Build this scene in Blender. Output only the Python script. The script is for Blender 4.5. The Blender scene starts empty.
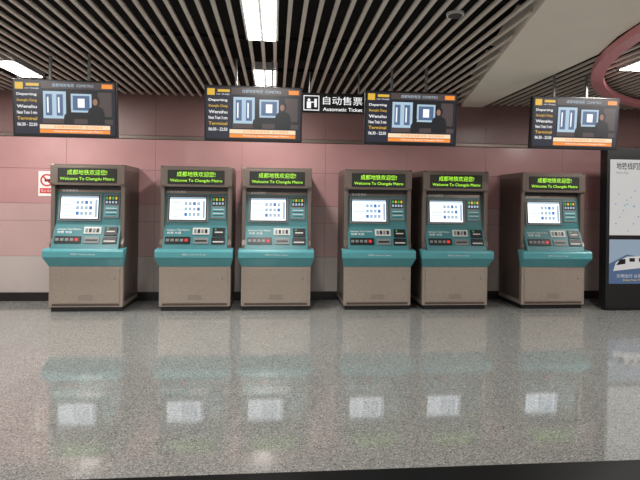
import bpy, bmesh, math, random
from mathutils import Matrix, Vector
random.seed(4)
sc=bpy.context.scene
try:
    sc.view_settings.view_transform='Standard'
except Exception: pass

def s2l(c):
    return tuple(((x/255)/12.92 if x/255<=0.04045 else ((x/255+0.055)/1.055)**2.4) for x in c)
def mat(name,rgb,rough=.5,metal=0.0,emit=0.0,noise=0.0,nscale=8,spec=.5,bump=0):
    m=bpy.data.materials.new(name); m.use_nodes=True
    nt=m.node_tree; b=nt.nodes['Principled BSDF']
    c=(*s2l(rgb),1)
    b.inputs['Base Color'].default_value=c
    b.inputs['Roughness'].default_value=rough
    b.inputs['Metallic'].default_value=metal
    b.inputs['Specular IOR Level'].default_value=spec
    if emit>0:
        b.inputs['Emission Color'].default_value=c
        b.inputs['Emission Strength'].default_value=emit
        b.inputs['Base Color'].default_value=(.02,.02,.02,1)
    if noise>0:
        tc=nt.nodes.new('ShaderNodeTexCoord'); n=nt.nodes.new('ShaderNodeTexNoise')
        n.inputs['Scale'].default_value=nscale; n.inputs['Detail'].default_value=4
        r=nt.nodes.new('ShaderNodeValToRGB')
        r.color_ramp.elements[0].position=.3; r.color_ramp.elements[1].position=.7
        r.color_ramp.elements[0].color=(*[x*(1-noise) for x in c[:3]],1)
        r.color_ramp.elements[1].color=(*[min(1,x*(1+noise)) for x in c[:3]],1)
        nt.links.new(tc.outputs['Object'],n.inputs['Vector'])
        nt.links.new(n.outputs['Fac'],r.inputs['Fac'])
        nt.links.new(r.outputs['Color'],b.inputs['Base Color'])
    return m

_tc={}
def text_mesh(s,bold=False):
    k=(s,bold)
    if k in _tc: return _tc[k]
    cu=bpy.data.curves.new('t','FONT'); cu.body=s; cu.size=1; cu.align_x='CENTER'; cu.align_y='CENTER'
    cu.resolution_u=3
    if bold: cu.offset=.012
    o=bpy.data.objects.new('t',cu); sc.collection.objects.link(o)
    bpy.context.view_layer.update()
    me=bpy.data.meshes.new_from_object(o.evaluated_get(bpy.context.evaluated_depsgraph_get()))
    bpy.data.objects.remove(o)
    xs=[v.co.x for v in me.vertices] or [0,1]; ys=[v.co.y for v in me.vertices] or [0,1]
    _tc[k]=(me,min(xs),max(xs),min(ys),max(ys))
    return _tc[k]

class MB:
    def __init__(s): s.bm=bmesh.new(); s.mats=[]
    def mi(s,m):
        if m not in s.mats: s.mats.append(m)
        return s.mats.index(m)
    def add(s,verts,faces,m,M=None,bevel=0,seg=2):
        b=bmesh.new()
        vs=[b.verts.new(v) for v in verts]
        for f in faces: b.faces.new([vs[i] for i in f])
        bmesh.ops.recalc_face_normals(b,faces=b.faces)
        if bevel>0: bmesh.ops.bevel(b,geom=b.edges[:],offset=bevel,segments=seg,affect='EDGES',profile=.6)
        s.merge(b,m,M)
    def merge(s,b,m,M=None):
        i=s.mi(m)
        if M: bmesh.ops.transform(b,matrix=M,verts=b.verts)
        for f in b.faces: f.material_index=i
        me=bpy.data.meshes.new('x'); b.to_mesh(me); b.free()
        s.bm.from_mesh(me); bpy.data.meshes.remove(me)
    def box(s,x0,x1,y0,y1,z0,z1,m,M=None,bevel=0,seg=2):
        v=[(x0,y0,z0),(x1,y0,z0),(x1,y1,z0),(x0,y1,z0),(x0,y0,z1),(x1,y0,z1),(x1,y1,z1),(x0,y1,z1)]
        f=[(0,3,2,1),(4,5,6,7),(0,1,5,4),(1,2,6,5),(2,3,7,6),(3,0,4,7)]
        s.add(v,f,m,M,bevel,seg)
    def prism(s,prof,x0,x1,m,bevel=0,M=None):   # prof in (y,z)
        n=len(prof)
        v=[(x0,p[0],p[1]) for p in prof]+[(x1,p[0],p[1]) for p in prof]
        f=[tuple(range(n)),tuple(range(n,2*n))]+[(i,(i+1)%n,n+(i+1)%n,n+i) for i in range(n)]
        s.add(v,f,m,M,bevel)
    def flat(s,pts,y,m,M=None):  # polygon in xz at depth y facing -y
        v=[(p[0],y,p[1]) for p in pts]
        s.add(v,[tuple(range(len(pts)))],m,M)
    def rect(s,x0,x1,z0,z1,y,m,M=None):
        s.box(x0,x1,y,y+.0015,z0,z1,m,M)
    def cyl(s,c,r,h,m,axis='Z',seg=24,M=None,r2=None):
        b=bmesh.new()
        bmesh.ops.create_cone(b,cap_ends=True,segments=seg,radius1=r,radius2=r if r2 is None else r2,depth=h)
        R=Matrix.Translation(c)
        if axis=='Y': R=R@Matrix.Rotation(math.pi/2,4,'X')
        if axis=='X': R=R@Matrix.Rotation(math.pi/2,4,'Y')
        bmesh.ops.transform(b,matrix=R,verts=b.verts)
        s.merge(b,m,M)
    def text(s,t,cx,cz,w,h,y,m,M=None,bold=False):
        me,a,b_,c,d=text_mesh(t,bold)
        sx=w/(b_-a); sz=h/(d-c)
        b=bmesh.new(); b.from_mesh(me)
        T=Matrix(((sx,0,0,cx-sx*(a+b_)/2),(0,0,-1,y),(0,sz,0,cz-sz*(c+d)/2),(0,0,0,1)))
        bmesh.ops.transform(b,matrix=T,verts=b.verts)
        s.merge(b,m,M)
    def mesh(s,name):
        me=bpy.data.meshes.new(name); s.bm.to_mesh(me); s.bm.free()
        for m in s.mats: me.materials.append(m)
        return me
    def obj(s,name,loc=(0,0,0),rot=(0,0,0)):
        return place(s.mesh(name),name,loc,rot)
def place(me,name,loc=(0,0,0),rot=(0,0,0)):
    o=bpy.data.objects.new(name,me); o.location=loc; o.rotation_euler=rot
    sc.collection.objects.link(o); return o

# ---------------- materials
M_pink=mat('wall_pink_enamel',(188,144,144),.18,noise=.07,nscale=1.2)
M_pinkdk=mat('wall_upper_shade_mauve',(128,98,96),.3,noise=.06,nscale=1.5)  # shadow band along the wall top, painted in as darker panel colour
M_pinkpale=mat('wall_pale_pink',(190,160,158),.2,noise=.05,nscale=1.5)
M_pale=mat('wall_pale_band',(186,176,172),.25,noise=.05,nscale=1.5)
M_grout=mat('joint_dark',(60,48,46),.7)
M_base=mat('baseboard_black',(26,25,28),.3,noise=.2)
M_slat=mat('slat_silver',(212,204,192),.4,noise=.03)
M_black=mat('plenum_black',(7,7,7),.9,noise=.2)
M_white=mat('gypsum_white',(242,234,220),.7,noise=.02,nscale=3)
M_ring=mat('ring_pink',(215,140,146),.35,noise=.04)
M_lamp=mat('lamp_diffuser',(255,255,250),.5,emit=9)
M_alu=mat('lamp_frame',(200,200,198),.4,metal=.3,noise=.03)
M_steel=mat('brushed_tan_steel',(170,157,146),.33,metal=.45,noise=.05,nscale=30)
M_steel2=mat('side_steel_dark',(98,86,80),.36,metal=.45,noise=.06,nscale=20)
M_frame=mat('cabinet_frame_grey',(126,114,107),.34,metal=.5,noise=.04)
M_teal=mat('teal_paint',(66,124,130),.35,noise=.04)
M_teall=mat('teal_ledge',(84,154,162),.3,noise=.03)
M_dark=mat('dark_plastic',(24,24,26),.35,noise=.1)
M_grey=mat('grey_plastic',(122,126,126),.4,noise=.05)
M_lgrey=mat('light_grey_plastic',(200,202,200),.4,noise=.03)
M_whitep=mat('white_print',(235,235,232),.5,noise=.01)
M_led=mat('led_green',(170,240,60),.5,emit=1.6)
M_ledbg=mat('led_panel',(26,36,16),.4,emit=.4)
M_scr=mat('screen_white',(236,244,250),.3,emit=1.7)
M_scrb=mat('screen_blue',(70,130,200),.3,emit=.9)
M_scrg=mat('screen_greyblue',(160,182,198),.3,emit=1.1)
M_yel=mat('yellow_light',(236,190,60),.3,emit=.9)
M_grn=mat('green_light',(70,190,90),.3,emit=.8)
M_red=mat('red_paint',(205,35,35),.4,noise=.05)
M_redl=mat('red_light',(230,40,30),.4,emit=1)
# floor
def floor_mat():
    m=bpy.data.materials.new('terrazzo_floor'); m.use_nodes=True; nt=m.node_tree; b=nt.nodes['Principled BSDF']
    L=nt.links.new; N=nt.nodes.new
    tc=N('ShaderNodeTexCoord')
    v=N('ShaderNodeTexVoronoi'); v.inputs['Scale'].default_value=150
    L(tc.outputs['Object'],v.inputs['Vector'])
    sep=N('ShaderNodeSeparateColor'); L(v.outputs['Color'],sep.inputs[0])
    r=N('ShaderNodeValToRGB'); e=r.color_ramp.elements
    e[0].position=0; e[0].color=(.10,.105,.10,1); e[1].position=1; e[1].color=(.46,.47,.45,1)
    for p,c in ((.12,.14),(.22,.25),(.78,.29),(.86,.38)):
        q=e.new(p); q.color=(c*.99,c*1.0,c*.965,1)
    L(sep.outputs[0],r.inputs['Fac'])
    n=N('ShaderNodeTexNoise'); n.inputs['Scale'].default_value=1.2; n.inputs['Detail'].default_value=3
    L(tc.outputs['Object'],n.inputs['Vector'])
    r2=N('ShaderNodeValToRGB'); r2.color_ramp.elements[0].color=(.92,.92,.92,1); r2.color_ramp.elements[1].color=(1.05,1.05,1.05,1)
    L(n.outputs['Fac'],r2.inputs['Fac'])
    mx=N('ShaderNodeMix'); mx.data_type='RGBA'; mx.blend_type='MULTIPLY'; mx.inputs[0].default_value=1
    L(r.outputs['Color'],mx.inputs[6]); L(r2.outputs['Color'],mx.inputs[7])
    br=N('ShaderNodeTexBrick'); br.offset=0; br.inputs['Scale'].default_value=1
    br.inputs['Color1'].default_value=(1,1,1,1); br.inputs['Color2'].default_value=(.95,.95,.95,1)
    br.inputs['Mortar'].default_value=(.7,.7,.68,1); br.inputs['Mortar Size'].default_value=.002
    br.inputs['Brick Width'].default_value=1.0; br.inputs['Row Height'].default_value=1.0
    L(tc.outputs['Object'],br.inputs['Vector'])
    mx2=N('ShaderNodeMix'); mx2.data_type='RGBA'; mx2.blend_type='MULTIPLY'; mx2.inputs[0].default_value=1
    L(mx.outputs[2],mx2.inputs[6]); L(br.outputs['Color'],mx2.inputs[7])
    L(mx2.outputs[2],b.inputs['Base Color'])
    b.inputs['Roughness'].default_value=.06
    b.inputs['IOR'].default_value=1.9
    return m
M_floor=floor_mat()
M_gran=mat('black_granite',(14,14,16),.35,noise=.7,nscale=120,spec=.2)

# ---------------- room
WY=7.5; CZ=3.0; X0,X1=-8.0,9.5; YB=-5.0
f=MB(); f.box(X0,X1,2.72,WY+.1,-.1,0,M_floor); f.box(X0,X1,2.2,2.72,-.1,0,M_gran); f.box(X0,X1,YB,2.2,-.1,0,M_floor); f.obj('floor')
w=MB(); w.box(X0,X1,WY+.012,WY+.2,0,3.6,M_grout)
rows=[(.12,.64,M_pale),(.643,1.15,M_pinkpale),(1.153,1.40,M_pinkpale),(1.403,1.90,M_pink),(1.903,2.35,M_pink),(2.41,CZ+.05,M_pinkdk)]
x=X0
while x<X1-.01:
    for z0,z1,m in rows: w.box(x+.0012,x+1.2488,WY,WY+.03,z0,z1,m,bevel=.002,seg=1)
    x+=1.25
w.box(X0,X1,WY-.015,WY+.03,2.355,2.405,M_frame,bevel=.004)
w.obj('wall_back')
b=MB(); b.box(X0,X1,WY-.02,WY-.001,0,.125,M_base,bevel=.004); b.obj('baseboard_back')
w=MB(); w.box(X0-.2,X0,YB,WY+.2,0,3.6,M_pink); w.obj('wall_left')
w=MB(); w.box(X1,X1+.2,YB,WY+.2,0,3.6,M_pink); w.obj('wall_right')
c=MB(); c.box(X0-.2,X1+.2,YB,WY+.2,3.6,3.7,M_black); c.obj('ceiling')

# fixtures (x centre, y0,y1)
FX=[]
for fx in (-6,-3,0):
    for y0,y1 in ((-2.0,-1.1),(.2,1.1),(3.6,4.78),(5.85,6.6)): FX.append((fx-.06 if fx else -.14,y0,y1))
FX+=[(3.95,4.65,5.3),(6.2,4.65,5.3),(6.2,2.3,3.0),(4.6,2.3,3.0)]
CX,CY,CR=6.84,3.23,3.95
s=MB()
def xl(y): return 1.97+.219*(y-3.57)
x=X0+.06
while x<X1:
    if x<xl(YB): segs=[(YB,WY-.02)]
    elif x<xl(WY): segs=[((x-1.97)/.219+3.57+.02,WY-.02)]
    elif x<3.19: segs=[]
    else:
        d=CR*CR-(x-CX)**2
        segs=[(CY-math.sqrt(d)+.05,WY-.02)] if d>0 else [(YB,WY-.02)]
    for fx,y0,y1 in FX:
        if abs(x-fx)<.2:
            ns=[]
            for a,b_ in segs:
                if y0>a and y1<b_: ns+= [(a,y0-.03),(y1+.03,b_)]
                else: ns.append((a,b_))
            segs=ns
    for a,b_ in segs:
        if b_-a>.03: s.box(x-.017,x+.017,a,b_,CZ,CZ+.02,M_slat)
    x+=.12
# cross carriers above slats
y=YB+.5
while y<WY:
    s.box(X0,X1,y-.02,y+.02,CZ+.10,CZ+.14,M_black); y+=1.2
s.obj('ceiling_slat_panel')

# white plasterboard soffit
pts=[(xl(YB),YB)]+[(xl(WY),WY-.005),(3.17,WY-.005),(3.17,4.62)]
a0=math.acos((3.17-CX)/(CR)) 
for i in range(25):
    t=a0+ (2*math.pi-0.25-a0)*i/24
    px,py=CX+CR*math.cos(t),CY+CR*math.sin(t)
    if px<X1: pts.append((px,py))
pts+=[(X1,YB)]
wb=MB(); n=len(pts)
wb.add([(p[0],p[1],CZ-.03) for p in pts]+[(p[0],p[1],CZ+.25) for p in pts],
  [tuple(range(n)),tuple(range(n,2*n))]+[(i,(i+1)%n,n+(i+1)%n,n+i) for i in range(n)],M_white)
wb.obj('ceiling_soffit')
# ring trim
r=MB(); b=bmesh.new(); prof=[(CR-.02,CZ-.10),(CR-.02,CZ-.035),(CR-.15,CZ-.035),(CR-.15,CZ-.10)]
SEG=128; rings=[]
for i in range(SEG):
    t=2*math.pi*i/SEG
    rings.append([b.verts.new((CX+p[0]*math.cos(t),CY+p[0]*math.sin(t),p[1])) for p in prof])
for i in range(SEG):
    A,B=rings[i],rings[(i+1)%SEG]
    for j in range(4): b.faces.new((A[j],B[j],B[(j+1)%4],A[(j+1)%4]))
bmesh.ops.recalc_face_normals(b,faces=b.faces)
dl=[v for v in b.verts if v.co.x>X1-.01]; bmesh.ops.delete(b,geom=dl,context='VERTS')
r.merge(b,M_ring); r.obj('trim_1')

# light fixtures
for fx,y0,y1 in FX:
    L=MB(); w2=.15
    L.box(fx-w2,fx+w2,y0,y1,CZ-.005,CZ+.09,M_alu,bevel=.004)
    for sx in (-1,1):
        L.box(fx+sx*.07-.055,fx+sx*.07+.055,y0+.02,y1-.02,CZ-.012,CZ-.004,M_lamp)
    lob=L.obj('ceiling_light')
    ld=bpy.data.lights.new('lamp','AREA'); ld.shape='RECTANGLE'; ld.size=.26; ld.size_y=y1-y0; ld.energy=42; ld.color=(1,.97,.92)
    lo=bpy.data.objects.new('lamp_tube_light',ld); lo.location=(fx,(y0+y1)/2,CZ-.03); sc.collection.objects.link(lo); lo.parent=lob
# ceiling speaker on slats
sp=MB(); sp.cyl((1.42,3.9,CZ-.012),.07,.02,M_lgrey); sp.cyl((1.42,3.9,CZ-.024),.055,.006,M_dark); sp.obj('ceiling_speaker')

# ---------------- ticket machine
def tilt(y0,z0,y1,z1):
    ang=math.atan2(y1-y0,z1-z0)
    return Matrix.Translation((0,y0,z0))@Matrix.Rotation(-ang,4,'X'), math.hypot(y1-y0,z1-z0)
t=MB(); W=.465; D=.72; H=1.87
t.box(-W+.02,W-.02,.03,D-.02,0,.06,M_dark)
t.box(-W,W,0,D,.06,.62,M_steel,bevel=.006)
# door
t.box(-.425,.425,-.012,.01,.11,.56,M_steel,bevel=.004)
t.box(-.425,.425,-.004,.005,.075,.1,M_steel2,bevel=.002)
t.cyl((.36,-.016,.42),.012,.010,M_grey,axis='Y')
for i in range(5): t.box(-.09,.09,-.0135,-.0115,.15+i*.014,.153+i*.014,M_steel2)
# cheeks
prof=[(0,.58),(.0,.86),(.03,.92),(.03,1.58),(.0,1.62),(.0,H-.02),(.02,H),(D,H),(D,.58)]
for sx in (-1,1):
    xa,xb=sorted((sx*W,sx*(W-.05)))
    t.prism(prof,xa,xb,M_frame,bevel=.004)
    xs=sx*(W+.004); xa,xb=sorted((sx*W-sx*.002,xs))
    t.box(xa,xb,.06,D-.03,.12,1.80,M_steel2,bevel=.002)
    for i in range(8): 
        xa2,xb2=sorted((sx*W,sx*(W+.008)))
        t.box(xa2,xb2,.46,.62,.2+i*.03,.212+i*.03,M_dark)
# back/top
t.box(-W+.04,W-.04,D-.03,D-.005,.6,H-.01,M_steel2)
t.box(-W+.045,W-.045,.005,D-.01,H-.035,H-.003,M_frame,bevel=.003)
# header
t.box(-W+.048,W-.048,.0,.22,1.60,H-.03,M_frame,bevel=.006)
t.box(-.37,.37,-.006,.01,1.635,1.815,M_dark,bevel=.003)
t.rect(-.36,.36,1.642,1.808,-.0075,M_ledbg)
t.text('成都地铁欢迎您!',0,1.763,.50,.066,-.0095,M_led)
t.text('Welcome To Chengdu Metro',0,1.677,.68,.048,-.0095,M_led)
# dark box painting in the shadow line below the header
t.box(-.41,.41,.10,.2,1.55,1.61,M_dark)
# upper screen panel
M1,l1=tilt(.06,1.09,.12,1.575)
t.box(-.416,.416,0,.03,0,l1,M_teal,M1)
t.box(-.416,.416,-.004,0,.425,l1,M_frame,M1)
t.box(-.385,.155,-.022,.0,.055,.405,M_grey,M1,bevel=.008)
t.box(-.362,.132,-.027,-.02,.075,.385,M_dark,M1,bevel=.003)
t.rect(-.35,.12,.085,.375,-.0285,M_scr,M1)
Y=-.030
for i in range(5): t.rect(-.33,-.33+.1+.03*(i%3),.12+i*.045,.13+i*.045,Y,M_scrg,M1)
t.rect(-.35,.12,.35,.375,Y,M_scrg,M1)
for i in range(4):
    for j in range(3): t.rect(-.16+i*.055,-.12+i*.055,.13+j*.07,.175+j*.07,Y,M_scrb if (i+j)%4==0 else M_scrg,M1)
t.rect(.08,.11,.1,.33,Y,M_scrg,M1)
# right info block
t.box(.185,.385,-.014,0,.10,.40,M_grey,M1,bevel=.004)
t.rect(.2,.37,.27,.385,-.0155,M_dark,M1)
for i in range(4):
    t.rect(.21+i*.04,.235+i*.04,.335,.37,-.0175,M_yel if i%2 else M_grn,M1)
    t.rect(.21+i*.04,.235+i*.04,.285,.315,-.0175,M_scrg,M1)
t.rect(.2,.37,.12,.25,-.0155,M_teall,M1)
for i in range(4): t.rect(.215,.355,.14+i*.026,.148+i*.026,-.0175,M_whitep if i%2 else M_dark,M1)
t.text('自动售票机',-.25,.448,.2,.03,-.006,M_whitep,M1)
# lower control panel
M2,l2=tilt(-.075,.80,.055,1.10)
t.box(-.416,.416,0,.04,0,l2,M_teal,M2)
t.box(-.04,.18,-.012,0,.20,.295,M_lgrey,M2,bevel=.004)
for i in range(4): t.box(-.02+i*.047,.012+i*.047,-.018,-.01,.22,.272,M_dark if i%2 else M_grey,M2,bevel=.002)
t.box(.22,.385,-.014,0,.18,.295,M_dark,M2,bevel=.004)
t.rect(.25,.355,.225,.24,-.016,M_lgrey,M2); t.rect(.25,.27,.26,.28,-.016,M_grn,M2)
t.text('Automatic Ticket Machine',-.23,.265,.3,.022,-.003,M_whitep,M2)
t.text('购票 充值',-.28,.225,.18,.03,-.003,M_whitep,M2)
t.box(-.39,-.06,-.012,0,.075,.17,M_dark,M2,bevel=.004)
for i in range(5): t.rect(-.375+i*.06,-.335+i*.06,.105,.14,-.014,M_redl if i==4 else M_grey,M2)
t.box(-.02,.17,-.012,0,.075,.16,M_grey,M2,bevel=.004); t.box(.0,.15,-.016,-.01,.105,.125,M_dark,M2)
t.box(.21,.39,-.012,0,.07,.165,M_dark,M2,bevel=.004); t.rect(.23,.37,.095,.11,-.014,M_lgrey,M2)
# ledge
LW=.50
sec=[(W,.05,.575),(W,-.005,.575),(LW,-.11,.69),(LW,-.125,.70),(LW,-.125,.775),(LW,-.11,.80),(LW,.05,.815)]
n=len(sec)
v=[(-a,b_,c_) for a,b_,c_ in sec]+[(a,b_,c_) for a,b_,c_ in sec]
t.add(v,[tuple(range(n)),tuple(range(n,2*n))]+[(i,(i+1)%n,n+(i+1)%n,n+i) for i in range(n)],M_teall,bevel=.006)
t.text('取票口 Tickets & Change',0,.74,.3,.022,-.1275,M_whitep)
tm=t.mesh('ticket_machine')
tm.transform(Matrix.Diagonal((1,1,1.03,1)))
MY=6.75
for mx in (-2.435,-1.044,.027,1.411,2.505,3.932): place(tm,'ticket_machine',(mx,MY,0))

# ---------------- televisions
V_navy=mat('tv_navy',(26,30,50),.3,emit=.9)
V_sky=mat('tv_sky',(170,196,214),.3,emit=1.05)
V_blue=mat('tv_blue',(80,104,140),.3,emit=1)
V_dk=mat('tv_darkshape',(20,22,30),.3,emit=.8)
V_or=mat('tv_orange',(240,140,50),.3,emit=1.1)
V_wh=mat('tv_white',(238,238,238),.3,emit=1.2)
V_br=mat('tv_brown',(84,72,72),.3,emit=.8)
V_skin=mat('tv_skin',(170,125,105),.3,emit=.8)
V_warm=mat('tv_warm_white',(245,215,180),.3,emit=1.1)
tv=MB(); TW,TH=1.06,.60
tv.box(-TW/2,TW/2,0,.06,-TH/2,TH/2,M_dark,bevel=.008)
tv.box(-.3,.3,.055,.09,-.2,.2,M_dark,bevel=.01)
y=-.002
a,b_,c_,d=-TW/2+.022,TW/2-.022,-TH/2+.03,TH/2-.022
tv.rect(a,b_,c_,d,y,V_navy); y-=.002
lx=a+.27
tv.rect(a+.01,a+.09,d-.085,d-.015,y,M_yel); tv.rect(a+.12,lx-.02,d-.05,d-.022,y,M_yel)
tv.text('Line 1 Shuangliu',a+.18,d-.075,.14,.02,y-.002,V_wh)
for i,tx in enumerate(['Departing','Shuangliu Chang','Wenshu','Next Train 3 min','Terminal','06:30 - 22:50']):
    tv.text(tx,a+.125,d-.14-i*.062,.20,.034,y,M_yel if i in (1,4) else V_wh,bold=True)
tv.rect(lx,b_,d-.07,d,y,V_br); tv.text('成都地铁电视  CDMETRO',(lx+b_)/2-.05,d-.036,.42,.035,y-.002,V_sky)
tv.rect(b_-.13,b_-.02,d-.06,d-.015,y-.003,V_or)
# picture: room interior with bright window, a wall display and a standing person
p0,p1,q0,q1=lx+.01,b_-.02,c_+.115,d-.08
tv.rect(p0,p1,q0,q1,y,V_dk)
y2=y-.002
tv.rect(p0+.01,p0+.24,q0+.05,q1-.02,y2,V_sky)
tv.rect(p0+.29,p0+.50,q0+.12,q1-.04,y2,V_sky)
tv.rect(p0+.31,p0+.48,q0+.14,q1-.06,y2-.0005,V_blue)
tv.rect(p1-.15,p1-.01,q0+.08,q1-.02,y2,V_br)
for i in range(2):
    tv.rect(p0+.035+i*.11,p0+.10+i*.11,q0+.08,q1-.05,y2-.001,V_blue); tv.rect(p0+.05+i*.11,p0+.065+i*.11,q0+.11,q1-.08,y2-.002,V_wh)
tv.rect(p0+.36,p0+.43,q0+.17,q1-.09,y2-.001,V_wh)
tv.rect(p0,p1,q0,q0+.05,y2,V_br)
def fig(cx,base,hh,m,yy,face=None):
    r_=hh*.14
    tv.flat([(cx+r_*math.cos(k*math.pi/8),base+hh*.82+r_*1.25*math.sin(k*math.pi/8)) for k in range(16)],yy,m)
    if face: tv.flat([(cx-r_*.2+r_*.6*math.cos(k*math.pi/8),base+hh*.79+r_*.85*math.sin(k*math.pi/8)) for k in range(16)],yy-.001,face)
    tv.flat([(cx-hh*.30,base),(cx+hh*.30,base),(cx+hh*.30,base+hh*.4),(cx+hh*.24,base+hh*.56),(cx+hh*.07,base+hh*.66),(cx+hh*.07,base+hh*.74),(cx-hh*.07,base+hh*.74),(cx-hh*.07,base+hh*.66),(cx-hh*.24,base+hh*.56),(cx-hh*.30,base+hh*.4)],yy,m)
fig(p1-.17,q0,.29,V_dk,y2-.003,V_skin); fig(p0+.27,q0,.17,V_dk,y2-.004)
# ticker
tv.rect(lx-.02,b_-.05,c_+.055,c_+.10,y,V_warm); tv.rect(lx-.02,b_-.05,c_+.012,c_+.05,y,V_or)
tv.text('欢迎乘坐成都地铁  请文明乘车',(lx+b_)/2,c_+.078,.5,.03,y2-.002,V_or)
tv.text('Welcome aboard Chengdu Metro',(lx+b_)/2,c_+.031,.5,.022,y2-.002,V_wh)
tvm=tv.mesh('television')
TY=5.5;TZ=2.42
for tx in (-2.22,-.245,1.51,3.45):
    e=bpy.data.objects.new('television',None); e.location=(tx,TY,TZ); sc.collection.objects.link(e)
    o=place(tvm,'display_panel',(0,0,0),(math.radians(5),0,0)); o.parent=e
    p=MB()
    for sx in (-.2,.2):
        p.box(sx-.012,sx+.012,.095,.12,0,CZ-TZ+.04,M_grey)
    p.box(-.24,.24,.08,.13,-.03,.03,M_dark,bevel=.004)
    po=p.obj('mount_poles'); po.parent=e

# ---------------- hanging sign
h=MB(); 
h.box(-.39,.39,0,.08,-.115,.125,M_dark,bevel=.006)
h.rect(-.375,-.185,-.09,.09,-.002,V_wh)
h.rect(-.365,-.195,-.08,.08,-.004,M_dark)
h.flat([(-.31+.018*math.cos(k*math.pi/6),.035+.018*math.sin(k*math.pi/6)) for k in range(12)],-.006,V_wh)
h.flat([(-.335,-.065),(-.285,-.065),(-.285,.0),(-.25,.005),(-.25,.015),(-.335,.015)],-.006,V_wh)
h.rect(-.245,-.215,-.05,.05,-.006,V_wh)
h.text('自动售票',.10,.035,.48,.10,-.003,V_wh)
h.text('Automatic Ticket',.10,-.070,.48,.042,-.003,V_wh,bold=True)
for sx in (-.3,.3): h.cyl((sx,.04,.25),.008,.27,M_grey)
h.obj('hanging_sign',(.70,6.0,2.66))

# ---------------- prohibition sign
p=MB(); p.box(-.11,.11,0,.008,-.17,.17,M_whitep,bevel=.003)
b=bmesh.new(); 
ri=[]; 
for k in range(32):
    a=2*math.pi*k/32; ri.append((b.verts.new((.085*math.cos(a),-.002,.05+.085*math.sin(a))),b.verts.new((.065*math.cos(a),-.002,.05+.065*math.sin(a)))))
for k in range(32): b.faces.new((ri[k][0],ri[(k+1)%32][0],ri[(k+1)%32][1],ri[k][1]))
p.merge(b,M_red)
p.box(-.075,.075,-.003,-.001,-.009,.009,M_red,Matrix.Translation((0,0,.05))@Matrix.Rotation(math.radians(45),4,'Y'))
p.rect(-.03,.04,.03,.065,-.001,M_dark)
p.rect(-.09,.09,-.13,-.06,-.002,M_red); p.text('禁止吸烟',0,-.095,.15,.04,-.003,M_whitep)
po=p.obj('prohibition_sign',(-3.26,WY-.009,1.68)); po.scale=(1.08,1,1.05)

# ---------------- map totem
k=MB(); KW=1.0; KH=2.28
k.box(0,KW,0,.16,.04,KH,M_dark,bevel=.01); k.box(.03,KW-.03,.02,.14,0,.05,M_dark)
B_wh=mat('lightbox_white',(210,208,206),.4,emit=.8)
B_bl=mat('poster_blue',(78,110,150),.4,emit=.6)
B_sk=mat('poster_sky',(160,180,200),.4,emit=.65)
k.rect(.04,KW-.04,1.06,KH-.16,-.004,B_wh)
k.text('地铁线网图',.33,KH-.25,.40,.10,-.006,M_dark,bold=True)
k.text('Metro Map',.22,KH-.35,.18,.045,-.006,M_grey)
lines=[((.12,1.2),(.45,1.75),M_scrg),((.1,1.5),(.9,1.4),M_scrg),((.3,1.1),(.75,1.7),M_scrg),((.15,1.65),(.85,1.15),M_scrg),((.6,1.1),(.62,1.75),M_scrg)]
for (xa,za),(xb,zb),m in lines:
    l=math.hypot(xb-xa,zb-za); an=math.atan2(zb-za,xb-xa)
    R=Matrix.Translation((xa,-.006,za))@Matrix.Rotation(-an,4,'Y')
    k.box(0,l,0,.001,-.004,.004,m,R)
    for j in range(6): k.box(l*j/6+.02,l*j/6+.032,-.001,.0,-.009,.009,M_grey,R)
k.rect(.04,KW-.04,.38,1.0,-.004,B_bl)
k.flat([(.04,.66),(.3,.79),(.6,.74),(.96,.84),(.96,1.0),(.04,1.0)],-.0055,B_sk)
k.flat([(.1,.56),(.9,.64),(.9,.78),(.3,.76),(.14,.68)],-.007,B_wh)
k.flat([(.14,.64),(.2,.72),(.28,.73),(.28,.66)],-.0085,M_dark)
for j in range(4): k.rect(.34+j*.14,.42+j*.14,.69,.74,-.0085,M_dark)
k.text('文明出行 从我做起',.4,.49,.5,.05,-.006,B_wh); k.text('Enjoy Your Trip',.4,.43,.3,.03,-.006,M_yel)
k.obj('information_totem',(4.62,6.6,0))

# ---------------- world + camera
wd=bpy.data.worlds.new('World'); sc.world=wd; wd.use_nodes=True
wd.node_tree.nodes['Background'].inputs[0].default_value=(1,.95,.89,1)
wd.node_tree.nodes['Background'].inputs[1].default_value=.5
cam=bpy.data.cameras.new('camera'); co=bpy.data.objects.new('camera',cam); sc.collection.objects.link(co)
cam.sensor_width=36; cam.lens=500/640*36; cam.shift_y=-38/640
th=math.radians(5.14)
co.matrix_world=Matrix.Translation((0,0,1.47))@Matrix.Rotation(-th,4,'Z')@Matrix.Rotation(math.pi/2,4,'X')@Matrix.Rotation(math.radians(.75),4,'Z')
sc.camera=co
